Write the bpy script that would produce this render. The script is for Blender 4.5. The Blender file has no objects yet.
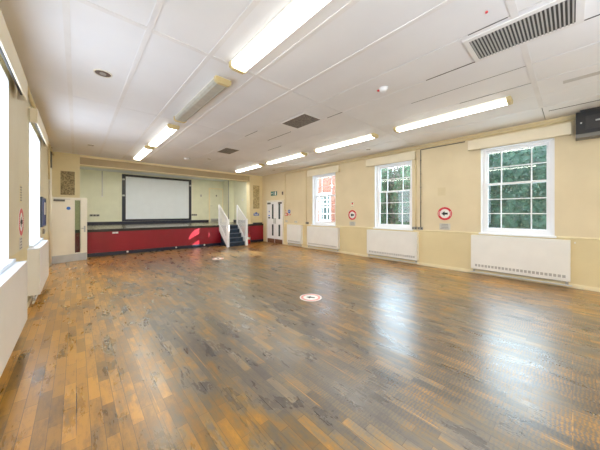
import bpy, bmesh, math, random
from mathutils import Vector, Matrix
random.seed(7)
scn = bpy.context.scene
COL = scn.collection
PI = math.pi

# ------------------------------------------------------------------ materials
def lin(hexs):
    hexs = hexs.lstrip('#')
    out = []
    for i in (0, 2, 4):
        v = int(hexs[i:i+2], 16) / 255
        out.append(v / 12.92 if v <= .04045 else ((v + .055) / 1.055) ** 2.4)
    return (*out, 1)

def nt_new(name):
    m = bpy.data.materials.new(name); m.use_nodes = True
    nt = m.node_tree; nt.nodes.clear()
    out = nt.nodes.new('ShaderNodeOutputMaterial')
    return m, nt, out

def mat(name, c, rough=.5, var=.06, scale=3.0, metal=0, bump=0, spec=.5, bscale=60, c2=None):
    m, nt, out = nt_new(name)
    N = nt.nodes.new; L = nt.links.new
    b = N('ShaderNodeBsdfPrincipled'); b.inputs['Roughness'].default_value = rough
    b.inputs['Metallic'].default_value = metal
    b.inputs['Specular IOR Level'].default_value = spec
    tc = N('ShaderNodeTexCoord'); nz = N('ShaderNodeTexNoise')
    nz.inputs['Scale'].default_value = scale; nz.inputs['Detail'].default_value = 4
    L(tc.outputs['Object'], nz.inputs['Vector'])
    r = N('ShaderNodeValToRGB'); base = lin(c)
    if c2: a, z = base, lin(c2)
    else:
        a = tuple(max(0, v * (1 - var)) for v in base[:3]) + (1,)
        z = tuple(min(1, v * (1 + var)) for v in base[:3]) + (1,)
    r.color_ramp.elements[0].position = .35; r.color_ramp.elements[1].position = .65
    r.color_ramp.elements[0].color = a; r.color_ramp.elements[1].color = z
    L(nz.outputs['Fac'], r.inputs['Fac']); L(r.outputs['Color'], b.inputs['Base Color'])
    if bump:
        n2 = N('ShaderNodeTexNoise'); n2.inputs['Scale'].default_value = bscale
        L(tc.outputs['Object'], n2.inputs['Vector'])
        bp = N('ShaderNodeBump'); bp.inputs['Strength'].default_value = bump; bp.inputs['Distance'].default_value = .01
        L(n2.outputs['Fac'], bp.inputs['Height']); L(bp.outputs['Normal'], b.inputs['Normal'])
    L(b.outputs[0], out.inputs['Surface'])
    return m

def emis(name, c, s):
    m, nt, out = nt_new(name)
    e = nt.nodes.new('ShaderNodeEmission'); e.inputs['Color'].default_value = lin(c); e.inputs['Strength'].default_value = s
    nt.links.new(e.outputs[0], out.inputs['Surface'])
    return m

def tubemat(name, c, down, side):
    # prismatic diffuser: throws most of its light downwards
    m, nt, out = nt_new(name)
    N = nt.nodes.new; L = nt.links.new
    e = N('ShaderNodeEmission'); e.inputs['Color'].default_value = lin(c)
    g = N('ShaderNodeNewGeometry'); sx = N('ShaderNodeSeparateXYZ'); L(g.outputs['True Normal'], sx.inputs[0])
    mr = N('ShaderNodeMapRange'); mr.inputs[1].default_value = -.4; mr.inputs[2].default_value = -.9
    mr.inputs[3].default_value = side; mr.inputs[4].default_value = down
    L(sx.outputs['Z'], mr.inputs[0]); L(mr.outputs[0], e.inputs['Strength']); L(e.outputs[0], out.inputs['Surface'])
    return m

def glassmat(name, tint='#F4FAF8', rough=0.0, ior=1.5):
    m, nt, out = nt_new(name)
    N = nt.nodes.new; L = nt.links.new
    t = N('ShaderNodeBsdfTransparent'); t.inputs['Color'].default_value = lin(tint)
    g = N('ShaderNodeBsdfGlossy'); g.inputs['Roughness'].default_value = rough
    f = N('ShaderNodeFresnel'); ge = N('ShaderNodeNewGeometry'); mr = N('ShaderNodeMapRange')
    mr.inputs[3].default_value = ior; mr.inputs[4].default_value = 1/ior
    L(ge.outputs['Backfacing'], mr.inputs[0]); L(mr.outputs[0], f.inputs['IOR'])
    mx = N('ShaderNodeMixShader')
    L(f.outputs[0], mx.inputs[0]); L(t.outputs[0], mx.inputs[1]); L(g.outputs[0], mx.inputs[2])
    L(mx.outputs[0], out.inputs['Surface'])
    return m

def blindmat(name):
    m, nt, out = nt_new(name)
    N = nt.nodes.new; L = nt.links.new
    d = N('ShaderNodeBsdfDiffuse')
    wv = N('ShaderNodeTexWave'); wv.bands_direction = 'Z'; wv.inputs['Scale'].default_value = 90
    tc = N('ShaderNodeTexCoord'); L(tc.outputs['Object'], wv.inputs['Vector'])
    r = N('ShaderNodeValToRGB'); r.color_ramp.elements[0].color = (.86, .88, .9, 1); r.color_ramp.elements[1].color = (.9, .92, .95, 1)
    L(wv.outputs['Fac'], r.inputs['Fac']); L(r.outputs['Color'], d.inputs['Color'])
    e = N('ShaderNodeEmission'); e.inputs['Color'].default_value = (.70, .83, 1, 1); e.inputs['Strength'].default_value = 2.7   # glow added in place of daylight behind the blind
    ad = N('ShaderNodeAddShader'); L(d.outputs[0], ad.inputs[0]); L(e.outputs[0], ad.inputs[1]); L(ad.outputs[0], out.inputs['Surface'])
    return m

def wallmat(name, up, low, zsplit):
    m, nt, out = nt_new(name)
    N = nt.nodes.new; L = nt.links.new
    b = N('ShaderNodeBsdfPrincipled'); b.inputs['Roughness'].default_value = .55
    tc = N('ShaderNodeTexCoord'); sx = N('ShaderNodeSeparateXYZ'); L(tc.outputs['Object'], sx.inputs[0])
    gt = N('ShaderNodeMath'); gt.operation = 'GREATER_THAN'; gt.inputs[1].default_value = zsplit
    L(sx.outputs['Z'], gt.inputs[0])
    mx = N('ShaderNodeMix'); mx.data_type = 'RGBA'
    mx.inputs[6].default_value = lin(low); mx.inputs[7].default_value = lin(up)
    L(gt.outputs[0], mx.inputs[0])
    nz = N('ShaderNodeTexNoise'); nz.inputs['Scale'].default_value = 1.3; nz.inputs['Detail'].default_value = 6
    L(tc.outputs['Object'], nz.inputs['Vector'])
    r = N('ShaderNodeValToRGB'); r.color_ramp.elements[0].position = .3; r.color_ramp.elements[1].position = .7
    r.color_ramp.elements[0].color = (.9, .89, .87, 1); r.color_ramp.elements[1].color = (1, 1, 1, 1)
    L(nz.outputs['Fac'], r.inputs['Fac'])
    m2 = N('ShaderNodeMix'); m2.data_type = 'RGBA'; m2.blend_type = 'MULTIPLY'; m2.inputs[0].default_value = 1
    L(mx.outputs[2], m2.inputs[6]); L(r.outputs['Color'], m2.inputs[7]); L(m2.outputs[2], b.inputs['Base Color'])
    n2 = N('ShaderNodeTexNoise'); n2.inputs['Scale'].default_value = 25
    L(tc.outputs['Object'], n2.inputs['Vector'])
    bp = N('ShaderNodeBump'); bp.inputs['Strength'].default_value = .12; bp.inputs['Distance'].default_value = .01
    L(n2.outputs['Fac'], bp.inputs['Height']); L(bp.outputs['Normal'], b.inputs['Normal'])
    L(b.outputs[0], out.inputs['Surface'])
    return m

def floormat():
    m, nt, out = nt_new('worn_parquet')
    N = nt.nodes.new; L = nt.links.new
    def math_(op, a, b=None, clamp=False):
        n = N('ShaderNodeMath'); n.operation = op; n.use_clamp = clamp
        for i, v in enumerate((a, b)):
            if v is None: continue
            if isinstance(v, (int, float)): n.inputs[i].default_value = v
            else: L(v, n.inputs[i])
        return n.outputs[0]
    def mix(f, a, b, mode='MIX'):
        n = N('ShaderNodeMix'); n.data_type = 'RGBA'; n.blend_type = mode
        for i, v in ((0, f), (6, a), (7, b)):
            if isinstance(v, (int, float)): n.inputs[i].default_value = v
            elif isinstance(v, tuple): n.inputs[i].default_value = v
            else: L(v, n.inputs[i])
        return n.outputs[2]
    def noise(vec, sc, det=3, rough=.5, dist=0):
        n = N('ShaderNodeTexNoise'); n.inputs['Scale'].default_value = sc; n.inputs['Detail'].default_value = det
        n.inputs['Roughness'].default_value = rough; n.inputs['Distortion'].default_value = dist
        L(vec, n.inputs['Vector']); return n.outputs['Fac']
    def rng(v, a, b, c=0, d=1):
        n = N('ShaderNodeMapRange'); n.clamp = True
        for i, q in enumerate((a, b, c, d)): n.inputs[i + 1].default_value = q
        L(v, n.inputs[0]); return n.outputs[0]
    tc = N('ShaderNodeTexCoord'); P = tc.outputs['Object']
    sx = N('ShaderNodeSeparateXYZ'); L(P, sx.inputs[0])
    cb = N('ShaderNodeCombineXYZ'); L(sx.outputs['Y'], cb.inputs[0]); L(sx.outputs['X'], cb.inputs[1])
    S = cb.outputs[0]                      # planks run along Y
    def brick(c1, c2, wid, row, mort):
        b = N('ShaderNodeTexBrick'); b.offset = .37; b.squash = 1
        b.inputs['Scale'].default_value = 1; b.inputs['Brick Width'].default_value = wid
        b.inputs['Row Height'].default_value = row; b.inputs['Mortar Size'].default_value = mort
        b.inputs['Mortar Smooth'].default_value = .3
        b.inputs['Color1'].default_value = c1; b.inputs['Color2'].default_value = c2; b.inputs['Bias'].default_value = 0
        b.inputs['Mortar'].default_value = (.5, .5, .5, 1)
        L(S, b.inputs['Vector']); return b
    br = brick((0, 0, 0, 1), (1, 1, 1, 1), .38, .076, .0022)
    rb = N('ShaderNodeSeparateColor'); L(br.outputs['Color'], rb.inputs[0]); rnd = rb.outputs[0]
    # stretched grain coordinates
    mp = N('ShaderNodeMapping'); mp.inputs['Scale'].default_value = (9, 1.2, 1); L(P, mp.inputs[0])
    grain = noise(mp.outputs[0], 4.5, 6, .65)
    mp2 = N('ShaderNodeMapping'); mp2.inputs['Scale'].default_value = (2.2, .8, 1); L(P, mp2.inputs[0])
    big = noise(mp2.outputs[0], .55, 7, .62, .5)
    mid = noise(mp2.outputs[0], 2.6, 5, .6, .4)
    # saw-tooth ripple across the strips
    wv = N('ShaderNodeTexWave'); wv.wave_type = 'BANDS'; wv.bands_direction = 'Y'
    wv.inputs['Scale'].default_value = 13; wv.inputs['Distortion'].default_value = 4.5
    wv.inputs['Detail'].default_value = 2; wv.inputs['Detail Scale'].default_value = 3
    L(P, wv.inputs['Vector'])
    L(math_('MULTIPLY', rnd, 12.0), wv.inputs['Phase Offset'])
    rip = wv.outputs['Fac']
    ripmask = rng(noise(P, 1.1, 4), .40, .56)
    ripx = rng(sx.outputs['X'], .9, 2.2)
    ripmask = math_('MULTIPLY', ripmask, ripx)
    # orange finish survives near the walls and in streaks
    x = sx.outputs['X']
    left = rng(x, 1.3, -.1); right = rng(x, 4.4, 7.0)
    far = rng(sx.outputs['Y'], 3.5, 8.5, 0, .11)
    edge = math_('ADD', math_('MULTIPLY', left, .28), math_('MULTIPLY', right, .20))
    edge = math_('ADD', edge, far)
    mp3 = N('ShaderNodeMapping'); mp3.inputs['Scale'].default_value = (1.6, .8, 1); L(P, mp3.inputs[0])
    fine = noise(mp3.outputs[0], 7, 8, .78)
    v = math_('ADD', math_('MULTIPLY', big, .80), math_('MULTIPLY', mid, .60))
    v = math_('ADD', v, math_('MULTIPLY', rnd, .05))
    v = math_('ADD', v, math_('MULTIPLY', grain, .38))
    v = math_('ADD', v, math_('MULTIPLY', fine, .55))
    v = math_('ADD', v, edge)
    ripv = math_('MULTIPLY', math_('SUBTRACT', rip, .5), ripmask)
    v = math_('ADD', v, math_('MULTIPLY', ripv, .42))
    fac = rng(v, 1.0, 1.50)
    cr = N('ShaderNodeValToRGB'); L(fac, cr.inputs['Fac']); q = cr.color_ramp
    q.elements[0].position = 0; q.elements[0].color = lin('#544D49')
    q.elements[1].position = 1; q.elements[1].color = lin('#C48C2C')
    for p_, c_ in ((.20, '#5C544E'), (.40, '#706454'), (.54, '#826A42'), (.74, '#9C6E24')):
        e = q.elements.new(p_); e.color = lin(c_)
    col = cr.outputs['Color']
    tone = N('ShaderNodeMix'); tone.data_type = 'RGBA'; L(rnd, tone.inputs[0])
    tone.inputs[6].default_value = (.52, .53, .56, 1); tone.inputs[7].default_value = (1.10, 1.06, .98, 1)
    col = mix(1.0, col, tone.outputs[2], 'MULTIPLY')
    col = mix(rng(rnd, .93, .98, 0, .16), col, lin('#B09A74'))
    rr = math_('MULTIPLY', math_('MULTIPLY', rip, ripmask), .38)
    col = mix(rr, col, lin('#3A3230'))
    # seams
    seam = math_('MULTIPLY', br.outputs['Fac'], .75)
    col = mix(seam, col, lin('#3A2A1C'))
    # long wide-open board joints
    br2 = brick((0, 0, 0, 1), (1, 1, 1, 1), 60, .48, .0035)
    col = mix(math_('MULTIPLY', br2.outputs['Fac'], .6), col, mix(rng(mid, .45, .6), lin('#33261D'), lin('#E0A03C')))
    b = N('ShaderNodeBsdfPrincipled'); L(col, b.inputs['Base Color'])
    b.inputs['Specular IOR Level'].default_value = .9
    b.inputs['Coat Weight'].default_value = .35; b.inputs['Coat Roughness'].default_value = .27
    rgh = math_('ADD', rng(mid, .3, .7, .20, .32), math_('MULTIPLY', grain, .08))
    L(rgh, b.inputs['Roughness'])
    hgt = math_('MULTIPLY', math_('MULTIPLY', rip, ripmask), .5)
    hgt = math_('SUBTRACT', hgt, br.outputs['Fac'])
    bp = N('ShaderNodeBump'); bp.inputs['Strength'].default_value = .10; bp.inputs['Distance'].default_value = .003
    L(hgt, bp.inputs['Height']); L(bp.outputs['Normal'], b.inputs['Normal'])
    L(b.outputs[0], out.inputs['Surface'])
    return m

def brickmat(name):
    m, nt, out = nt_new(name)
    N = nt.nodes.new; L = nt.links.new
    tc = N('ShaderNodeTexCoord'); sx = N('ShaderNodeSeparateXYZ'); L(tc.outputs['Object'], sx.inputs[0])
    ad = N('ShaderNodeMath'); ad.operation = 'ADD'; L(sx.outputs['X'], ad.inputs[0]); L(sx.outputs['Y'], ad.inputs[1])
    cb = N('ShaderNodeCombineXYZ'); L(ad.outputs[0], cb.inputs[0]); L(sx.outputs['Z'], cb.inputs[1])
    b = N('ShaderNodeTexBrick'); b.inputs['Scale'].default_value = 1
    b.inputs['Brick Width'].default_value = .23; b.inputs['Row Height'].default_value = .075; b.inputs['Mortar Size'].default_value = .007
    b.inputs['Color1'].default_value = lin('#6E2A1C'); b.inputs['Color2'].default_value = lin('#944A34'); b.inputs['Mortar'].default_value = lin('#A08C7C')
    L(cb.outputs[0], b.inputs['Vector'])
    p = N('ShaderNodeBsdfPrincipled'); p.inputs['Roughness'].default_value = .85
    L(b.outputs['Color'], p.inputs['Base Color']); L(p.outputs[0], out.inputs['Surface'])
    return m

def grillemat(name, dark, light, scale):
    m, nt, out = nt_new(name)
    N = nt.nodes.new; L = nt.links.new
    tc = N('ShaderNodeTexCoord')
    v = N('ShaderNodeTexVoronoi'); v.inputs['Scale'].default_value = scale
    L(tc.outputs['Object'], v.inputs['Vector'])
    nz = N('ShaderNodeTexNoise'); nz.inputs['Scale'].default_value = scale * .35; nz.inputs['Detail'].default_value = 5
    L(tc.outputs['Object'], nz.inputs['Vector'])
    ad = N('ShaderNodeMath'); ad.operation = 'MULTIPLY'; L(v.outputs['Distance'], ad.inputs[0]); L(nz.outputs['Fac'], ad.inputs[1])
    r = N('ShaderNodeValToRGB'); r.color_ramp.elements[0].position = .08; r.color_ramp.elements[1].position = .4
    r.color_ramp.elements[0].color = lin(dark); r.color_ramp.elements[1].color = lin(light)
    L(ad.outputs[0], r.inputs['Fac'])
    p = N('ShaderNodeBsdfPrincipled'); p.inputs['Roughness'].default_value = .6
    L(r.outputs['Color'], p.inputs['Base Color']); L(p.outputs[0], out.inputs['Surface'])
    return m

def leafmat(name, cols):
    m, nt, out = nt_new(name)
    N = nt.nodes.new; L = nt.links.new
    tc = N('ShaderNodeTexCoord')
    nz = N('ShaderNodeTexNoise'); nz.inputs['Scale'].default_value = 3.2; nz.inputs['Detail'].default_value = 8; nz.inputs['Roughness'].default_value = .75
    L(tc.outputs['Object'], nz.inputs['Vector'])
    r = N('ShaderNodeValToRGB'); cr = r.color_ramp
    cr.elements[0].position = .3; cr.elements[1].position = .72
    cr.elements[0].color = lin(cols[0]); cr.elements[1].color = lin(cols[-1])
    for i, c in enumerate(cols[1:-1]):
        e = cr.elements.new(.3 + .42 * (i + 1) / (len(cols) - 1)); e.color = lin(c)
    L(nz.outputs['Fac'], r.inputs['Fac'])
    p = N('ShaderNodeBsdfPrincipled'); p.inputs['Roughness'].default_value = .5
    L(r.outputs['Color'], p.inputs['Base Color'])
    t = N('ShaderNodeBsdfTranslucent'); L(r.outputs['Color'], t.inputs['Color'])
    mx = N('ShaderNodeMixShader'); mx.inputs[0].default_value = .3
    L(p.outputs[0], mx.inputs[1]); L(t.outputs[0], mx.inputs[2]); L(mx.outputs[0], out.inputs['Surface'])
    return m

M = dict(
    wall=wallmat('wall_paint', '#E8D8B4', '#EAD9AA', 1.04),
    wall_left=wallmat('wall_paint_left', '#E2D9BC', '#E2D4A6', 1.0),
    pil=mat('pilaster_paint', '#EBDDB2', .55, .03),
    stagewall=mat('stage_wall_paint', '#EAEAD2', .55, .03),
    stageceil=mat('stage_ceiling_paint', '#DDE2E4', .6, .03),
    header=mat('header_paint', '#B8A683', .6, .06, 2),
    cream=mat('cream_paint', '#F3E6BF', .5, .03),
    tile=mat('ceiling_tile', '#F3F2F3', .7, .025, 1.1, bump=.05, bscale=120),
    batten=mat('ceiling_batten', '#EFECEA', .6, .03),
    void=mat('ceiling_void', '#3B352F', .9, .1),
    white=mat('white_paint', '#F4F4F6', .35, .02),
    whiteg=mat('white_gloss', '#F7F9FD', .28, .02),
    sill=mat('sill_paint', '#E6EEF8', .3, .02),
    rad=mat('radiator_enamel', '#F1F0EC', .38, .02),
    pelmet=mat('pelmet_paint', '#F1E6CB', .5, .03),
    pipe=mat('pipe_paint', '#E3D1A0', .45, .05, 8),
    greypipe=mat('conduit_metal', '#6A675F', .45, .12, 12, metal=.4),
    cap=mat('light_end_cap', '#D9C48C', .5, .04),
    tray=mat('light_tray', '#E9E4D6', .5, .03),
    tube=tubemat('lit_diffuser', '#FFFAEC', 11.0, 1.5),
    offtube=mat('unlit_diffuser', '#B9B6A8', .35, .08, 10),
    dark=mat('dark_metal', '#2A2727', .5, .2, 20),
    black=mat('black_gloss', '#0E0F12', .45, .2, 5),
    slot=mat('grille_slot', '#B4B2AE', .6, .05),
    alu=mat('aluminium', '#B9B9B6', .4, .06, 6, metal=.55),
    red=mat('stage_red_paint', '#8E0A20', .32, .12, 1.2),
    navy=mat('skirting_navy', '#161B2E', .35, .2, 4),
    stagefloor=mat('stage_floor', '#5F5A50', .22, .12, 1.5),
    nosing=mat('stage_nosing', '#1F1714', .35, .2, 3),
    tread=mat('stair_carpet', '#0D1624', .45, .3, 12, c2='#17324C'),
    treadedge=mat('stair_nosing', '#5F6E80', .4, .1),
    screen=mat('screen_fabric', '#E6EDF6', .6, .015),
    door=mat('door_paint', '#F1EBDA', .4, .02),
    frame=mat('door_frame_paint', '#EFEADC', .4, .02),
    glass=glassmat('window_glass'),
    dglass=glassmat('door_glass', '#D7E6DE'),
    dimglass=mat('dark_vision_glass', '#3C4C4E', .15, .25, 6),
    blue=mat('sign_blue', '#1F66C8', .4, .05),
    boardblue=mat('board_blue', '#1E3C80', .6, .1, 20),
    redsign=mat('sign_red', '#D0202C', .4, .05),
    redlight=mat('faded_red', '#E79A90', .4, .1, 10),
    green=mat('sign_green', '#17706A', .4, .05),
    paper=mat('paper_white', '#F4F2EE', .6, .02),
    paperg=mat('paper_grey', '#C9C6BE', .6, .04, 30),
    ink=mat('ink_black', '#141414', .6, .1),
    inkg=mat('ink_grey', '#77746E', .6, .1),
    steel=mat('socket_steel', '#9A9890', .35, .1, 20, metal=.6),
    socketw=mat('socket_white', '#E4E3DE', .4, .03),
    brown=mat('brown_kickplate', '#6E4632', .4, .15, 10),
    speaker=grillemat('panel_mesh', '#5E5137', '#B29F73', 26),
    speaker2=grillemat('panel_mesh_light', '#8E7D55', '#D8C794', 22),
    vent=grillemat('vent_mesh', '#4B423C', '#8D8279', 60),
    brick=brickmat('outside_brick'),
    leaf=leafmat('hedge_leaves', ['#0D1811', '#142B1C', '#1F3F28', '#4A6044']),
    leaf2=leafmat('tree_leaves', ['#1B3324', '#2B5236', '#6A4E4C', '#4A7448', '#8A9F7C']),
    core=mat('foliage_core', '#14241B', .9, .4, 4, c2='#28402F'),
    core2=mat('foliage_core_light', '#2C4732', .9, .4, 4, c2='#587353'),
    bark=mat('bark', '#4F4235', .9, .2, 10),
    paleground=mat('pale_bounce_ground', '#A9A8A2', .9, .06, 2),  # pale tone chosen so the ground bounces skylight to the ceiling
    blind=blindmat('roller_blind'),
    corr=mat('corridor_paint', '#B9B099', .7, .05),
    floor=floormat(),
    roof=mat('roof_slate', '#5A5350', .8, .2, 6),
)

# ------------------------------------------------------------------ mesh helpers
WORLD = {}
class MB:
    def __init__(s): s.bm = bmesh.new()
    def box(s, x0, x1, y0, y1, z0, z1, bev=0, rz=0, piv=None):
        t = bmesh.new(); r = bmesh.ops.create_cube(t, size=1)
        for v in t.verts:
            v.co = Vector(((x0+x1)/2 + v.co.x*abs(x1-x0), (y0+y1)/2 + v.co.y*abs(y1-y0), (z0+z1)/2 + v.co.z*abs(z1-z0)))
        if bev: bmesh.ops.bevel(t, geom=list(t.edges), offset=bev, segments=2, affect='EDGES', profile=.5)
        if rz:
            p = Vector(piv or ((x0+x1)/2, (y0+y1)/2, 0))
            bmesh.ops.rotate(t, verts=t.verts, cent=p, matrix=Matrix.Rotation(rz, 3, 'Z'))
        s._add(t); return s
    def _add(s, t):
        me = bpy.data.meshes.new('tmp'); t.to_mesh(me); t.free(); s.bm.from_mesh(me); bpy.data.meshes.remove(me)
    def bar(s, a, b, w, h, bev=0):
        a = Vector(a); b = Vector(b); d = b - a; t = bmesh.new()
        bmesh.ops.create_cube(t, size=1)
        for v in t.verts: v.co = Vector((v.co.x*w, v.co.y*h, v.co.z*d.length))
        if bev: bmesh.ops.bevel(t, geom=list(t.edges), offset=bev, segments=2, affect='EDGES')
        z = d.normalized(); x = z.cross(Vector((0, 0, 1)))
        if x.length < 1e-4: x = Vector((1, 0, 0))
        x.normalize(); y = z.cross(x)
        R = Matrix((x, y, z)).transposed().to_4x4(); R.translation = (a + b) / 2
        t.transform(R); s._add(t); return s
    def tube(s, pts, r, n=10):
        for a, b in zip(pts[:-1], pts[1:]):
            a = Vector(a); b = Vector(b); d = b - a; t = bmesh.new()
            bmesh.ops.create_cone(t, segments=n, radius1=r, radius2=r, depth=d.length + r*.6, cap_ends=True)
            R = d.to_track_quat('Z', 'Y').to_matrix().to_4x4(); R.translation = (a + b) / 2
            t.transform(R); s._add(t)
        return s
    def disc(s, c, axis, r, th, n=32, r2=None):
        t = bmesh.new(); bmesh.ops.create_cone(t, segments=n, radius1=r, radius2=r if r2 is None else r2, depth=th, cap_ends=True)
        R = Vector(axis).to_track_quat('Z', 'Y').to_matrix().to_4x4(); R.translation = Vector(c)
        t.transform(R); s._add(t); return s
    def ring(s, c, axis, r0, r1, th, n=36):
        t = bmesh.new(); q = []
        for k in range(n):
            a = 2*PI*k/n; ca, sa = math.cos(a), math.sin(a)
            q.append([t.verts.new((r*ca, r*sa, z)) for r, z in ((r0, -th/2), (r1, -th/2), (r1, th/2), (r0, th/2))])
        for k in range(n):
            A, B = q[k], q[(k+1) % n]
            for i in range(4):
                j = (i+1) % 4; t.faces.new((A[i], A[j], B[j], B[i]))
        R = Vector(axis).to_track_quat('Z', 'Y').to_matrix().to_4x4(); R.translation = Vector(c)
        t.transform(R); s._add(t); return s
    def lathe(s, c, prof, n=24):
        t = bmesh.new(); q = []
        for r, z in prof:
            q.append([t.verts.new((c[0]+r*math.cos(2*PI*k/n), c[1]+r*math.sin(2*PI*k/n), c[2]+z)) for k in range(n)])
        for A, B in zip(q[:-1], q[1:]):
            for k in range(n):
                t.faces.new((A[k], A[(k+1) % n], B[(k+1) % n], B[k]))
        t.faces.new(q[0][::-1]); t.faces.new(q[-1]); s._add(t); return s
    def prism(s, pts, vec):
        t = bmesh.new(); v = [t.verts.new(p) for p in pts]; f = t.faces.new(v)
        r = bmesh.ops.extrude_face_region(t, geom=[f])
        bmesh.ops.translate(t, verts=[g for g in r['geom'] if isinstance(g, bmesh.types.BMVert)], vec=Vector(vec))
        bmesh.ops.recalc_face_normals(t, faces=t.faces); s._add(t); return s
    def build(s, name, material, parent=None, smooth=False):
        off = WORLD.get(parent.name, Vector((0, 0, 0))) if parent else Vector((0, 0, 0))
        bmesh.ops.translate(s.bm, verts=s.bm.verts, vec=-off)
        me = bpy.data.meshes.new(name); s.bm.to_mesh(me); s.bm.free()
        o = bpy.data.objects.new(name, me); COL.objects.link(o); me.materials.append(M[material])
        if smooth:
            for p in me.polygons: p.use_smooth = True
        if parent: o.parent = parent
        WORLD[o.name] = off.copy()
        return o

def tag(o, label=None, cat=None, group=None, kind=None):
    if label: o['label'] = label
    if cat: o['category'] = cat
    if group: o['group'] = group
    if kind: o['kind'] = kind
    return o
def empty(name, loc, label=None, cat=None, group=None, kind=None):
    o = bpy.data.objects.new(name, None); COL.objects.link(o); o.location = loc; o.empty_display_size = .1
    WORLD[o.name] = Vector(loc)
    return tag(o, label, cat, group, kind)
def dup(root, loc, label, group=None):
    r = root.copy(); COL.objects.link(r); r.location = loc; r['label'] = label
    if group: r['group'] = group
    for ch in list(root.children):
        c = ch.copy(); COL.objects.link(c); c.parent = r
        for g in ch.children:
            d = g.copy(); COL.objects.link(d); d.parent = c
    return r
def struct(name, mb, m, parent=None, smooth=False):
    o = mb.build(name, m, parent, smooth)
    if parent is None: o['kind'] = 'structure'
    return o

# ------------------------------------------------------------------ dimensions
XL, XR = -.60, 7.57
YB, YS = -3.2, 11.35        # back of hall, stage front
YP = 11.45                  # pilaster face
H = 3.56
ZS = .96                    # stage height
YW = 15.6                   # stage rear wall
XP0, XP1 = .09, 6.80        # proscenium opening

# ------------------------------------------------------------------ shell
struct('floor', MB().box(XL-.3, XR+.3, YB-.3, YW+.3, -.12, 0), 'floor')

# ceiling: void slab with separate tiles in one mesh
xs = [-.60, -.075, .595, 1.27, 1.965, 2.635, 3.30, 3.95, 4.58, 5.24, 5.91, 6.60, 7.57]
ys = [-3.2, -2.23, .40, 3.13, 5.79, 8.42, 11.05, YP+.05]
vents = [(3.42, 3.90, 3.64, 4.40), (3.42, 3.90, 7.15, 7.85), (3.42, 3.90, -.03, .83)]
cm = MB()
g = .006
for i in range(len(xs)-1):
    for j in range(len(ys)-1):
        x0, x1, y0, y1 = xs[i]+g/2, xs[i+1]-g/2, ys[j]+g/2, ys[j+1]-g/2
        if i == 6-0 and xs[i] == 3.30: pass
        dz = random.uniform(0, .006) if i > 4 else random.uniform(0, .002)
        if i > 4: x0 += .004; x1 -= .004; y0 += .003; y1 -= .003
        cm.box(x0, x1, y0, y1, H+dz, H+.03)
ceil = struct('ceiling', cm, 'tile')
struct('ceiling_void', MB().box(XL-.3, XR+.3, YB-.3, YP+.1, H+.03, H+.2), 'void', ceil)
b = MB()
for x, y1 in ((-.075, YP), (.595, YP), (1.27, YP), (1.965, YP), (2.635, 8.4)):
    b.box(x-.028, x+.028, YB, y1, H-.006, H+.002)
for x0, x1, y in ((2.66, 6.6, .40), (-.05, 2.62, 3.13), (-.05, 1.9, -2.23)):
    b.box(x0, x1, y-.03, y+.03, H-.005, H+.0015)
struct('batten', b, 'batten', ceil)
# darker open joints on the right half
b = MB()
for x, y0, y1, w in ((3.95, .83, 1.5, .018), (3.95, -1.2, -.06, .015), (6.93, -.6, .32, .03), (3.30, 5.2, 5.8, .012), (2.635, 5.8, 6.3, .012),
                     (3.95, 4.7, 5.7, .014), (3.95, 3.1, 3.5, .014), (4.58, 5.9, 6.6, .01), (3.3, .45, .8, .01), (4.58, .4, 2.0, .007), (5.24, .4, 1.4, .006)):
    b.box(x-w/2, x+w/2, y0, y1, H-.001, H+.002)
struct('open_joint', b, 'void', ceil)

# right wall with three (four) window openings
WZ0, WZ1 = 1.04, 3.15
RW = [(-2.75, -1.5), (.26, 1.56), (3.28, 4.55), (6.27, 7.55)]
def wall_x(name, X0, X1, y0, y1, z1, holes, m):
    """wall slab between X0 and X1 with rectangular holes (ya,yb,za,zb)"""
    w = MB(); holes = sorted(holes); y = y0
    for ya, yb, za, zb in holes:
        w.box(X0, X1, y, ya, 0, z1)
        if za > 0: w.box(X0, X1, ya, yb, 0, za)
        w.box(X0, X1, ya, yb, zb, z1)
        y = yb
    w.box(X0, X1, y, y1, 0, z1)
    return struct(name, w, m)
wall_x('wall_right', XR, XR+.32, YB-.3, YP+.02, H+.2, [(a, b_, WZ0, WZ1) for a, b_ in RW], 'wall')
LWIN = [(-1.4, .6), (2.85, 4.49), (6.24, 7.87)]
DY0, DY1, DZ = 10.47, 11.30, 2.04
wall_x('wall_left', XL-.32, XL, YB-.3, YP+.3, H+.2, [(a, b_, .98, 3.12) for a, b_ in LWIN] + [(DY0, DY1, 0, DZ)], 'wall_left')
struct('wall_back', MB().box(XL-.3, XR+.3, YB-.3, YB, 0, H+.2), 'wall')
# corridor behind the left doorway
c = MB()
c.box(XL-1.9, XL-1.8, DY0-.6, DY1+.6, 0, 2.6); c.box(XL-1.9, XL-.32, DY0-.7, DY0-.6, 0, 2.6); c.box(XL-1.9, XL-.32, DY1+.6, DY1+.7, 0, 2.6)
c.box(XL-1.9, XL-.32, DY0-.7, DY1+.7, 2.6, 2.7); c.box(XL-1.9, XL-.3, DY0-.7, DY1+.7, -.12, -.001)
struct('wall_corridor', c, 'corr')

# proscenium: pilasters and header
c = MB(); c.box(XL, XP0, YP, YP+.35, 0, H); struct('wall_stage_left', c, 'pil')
c = MB(); c.box(XP1, XR, YP, YP+.35, 0, H); struct('wall_stage_right', c, 'pil')
hd = struct('trim_1', MB().box(XP0, XP1, YP+.06, YP+.38, 3.24, H+.2), 'header')
struct('cornice_strip', MB().box(XP0, XP1, YP+.0, YP+.06, H-.075, H-.0, .008), 'cream', hd)
struct('soffit_strip', MB().box(XP0, XP1, YP+.04, YP+.40, 3.215, 3.24), 'cream', hd)
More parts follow.
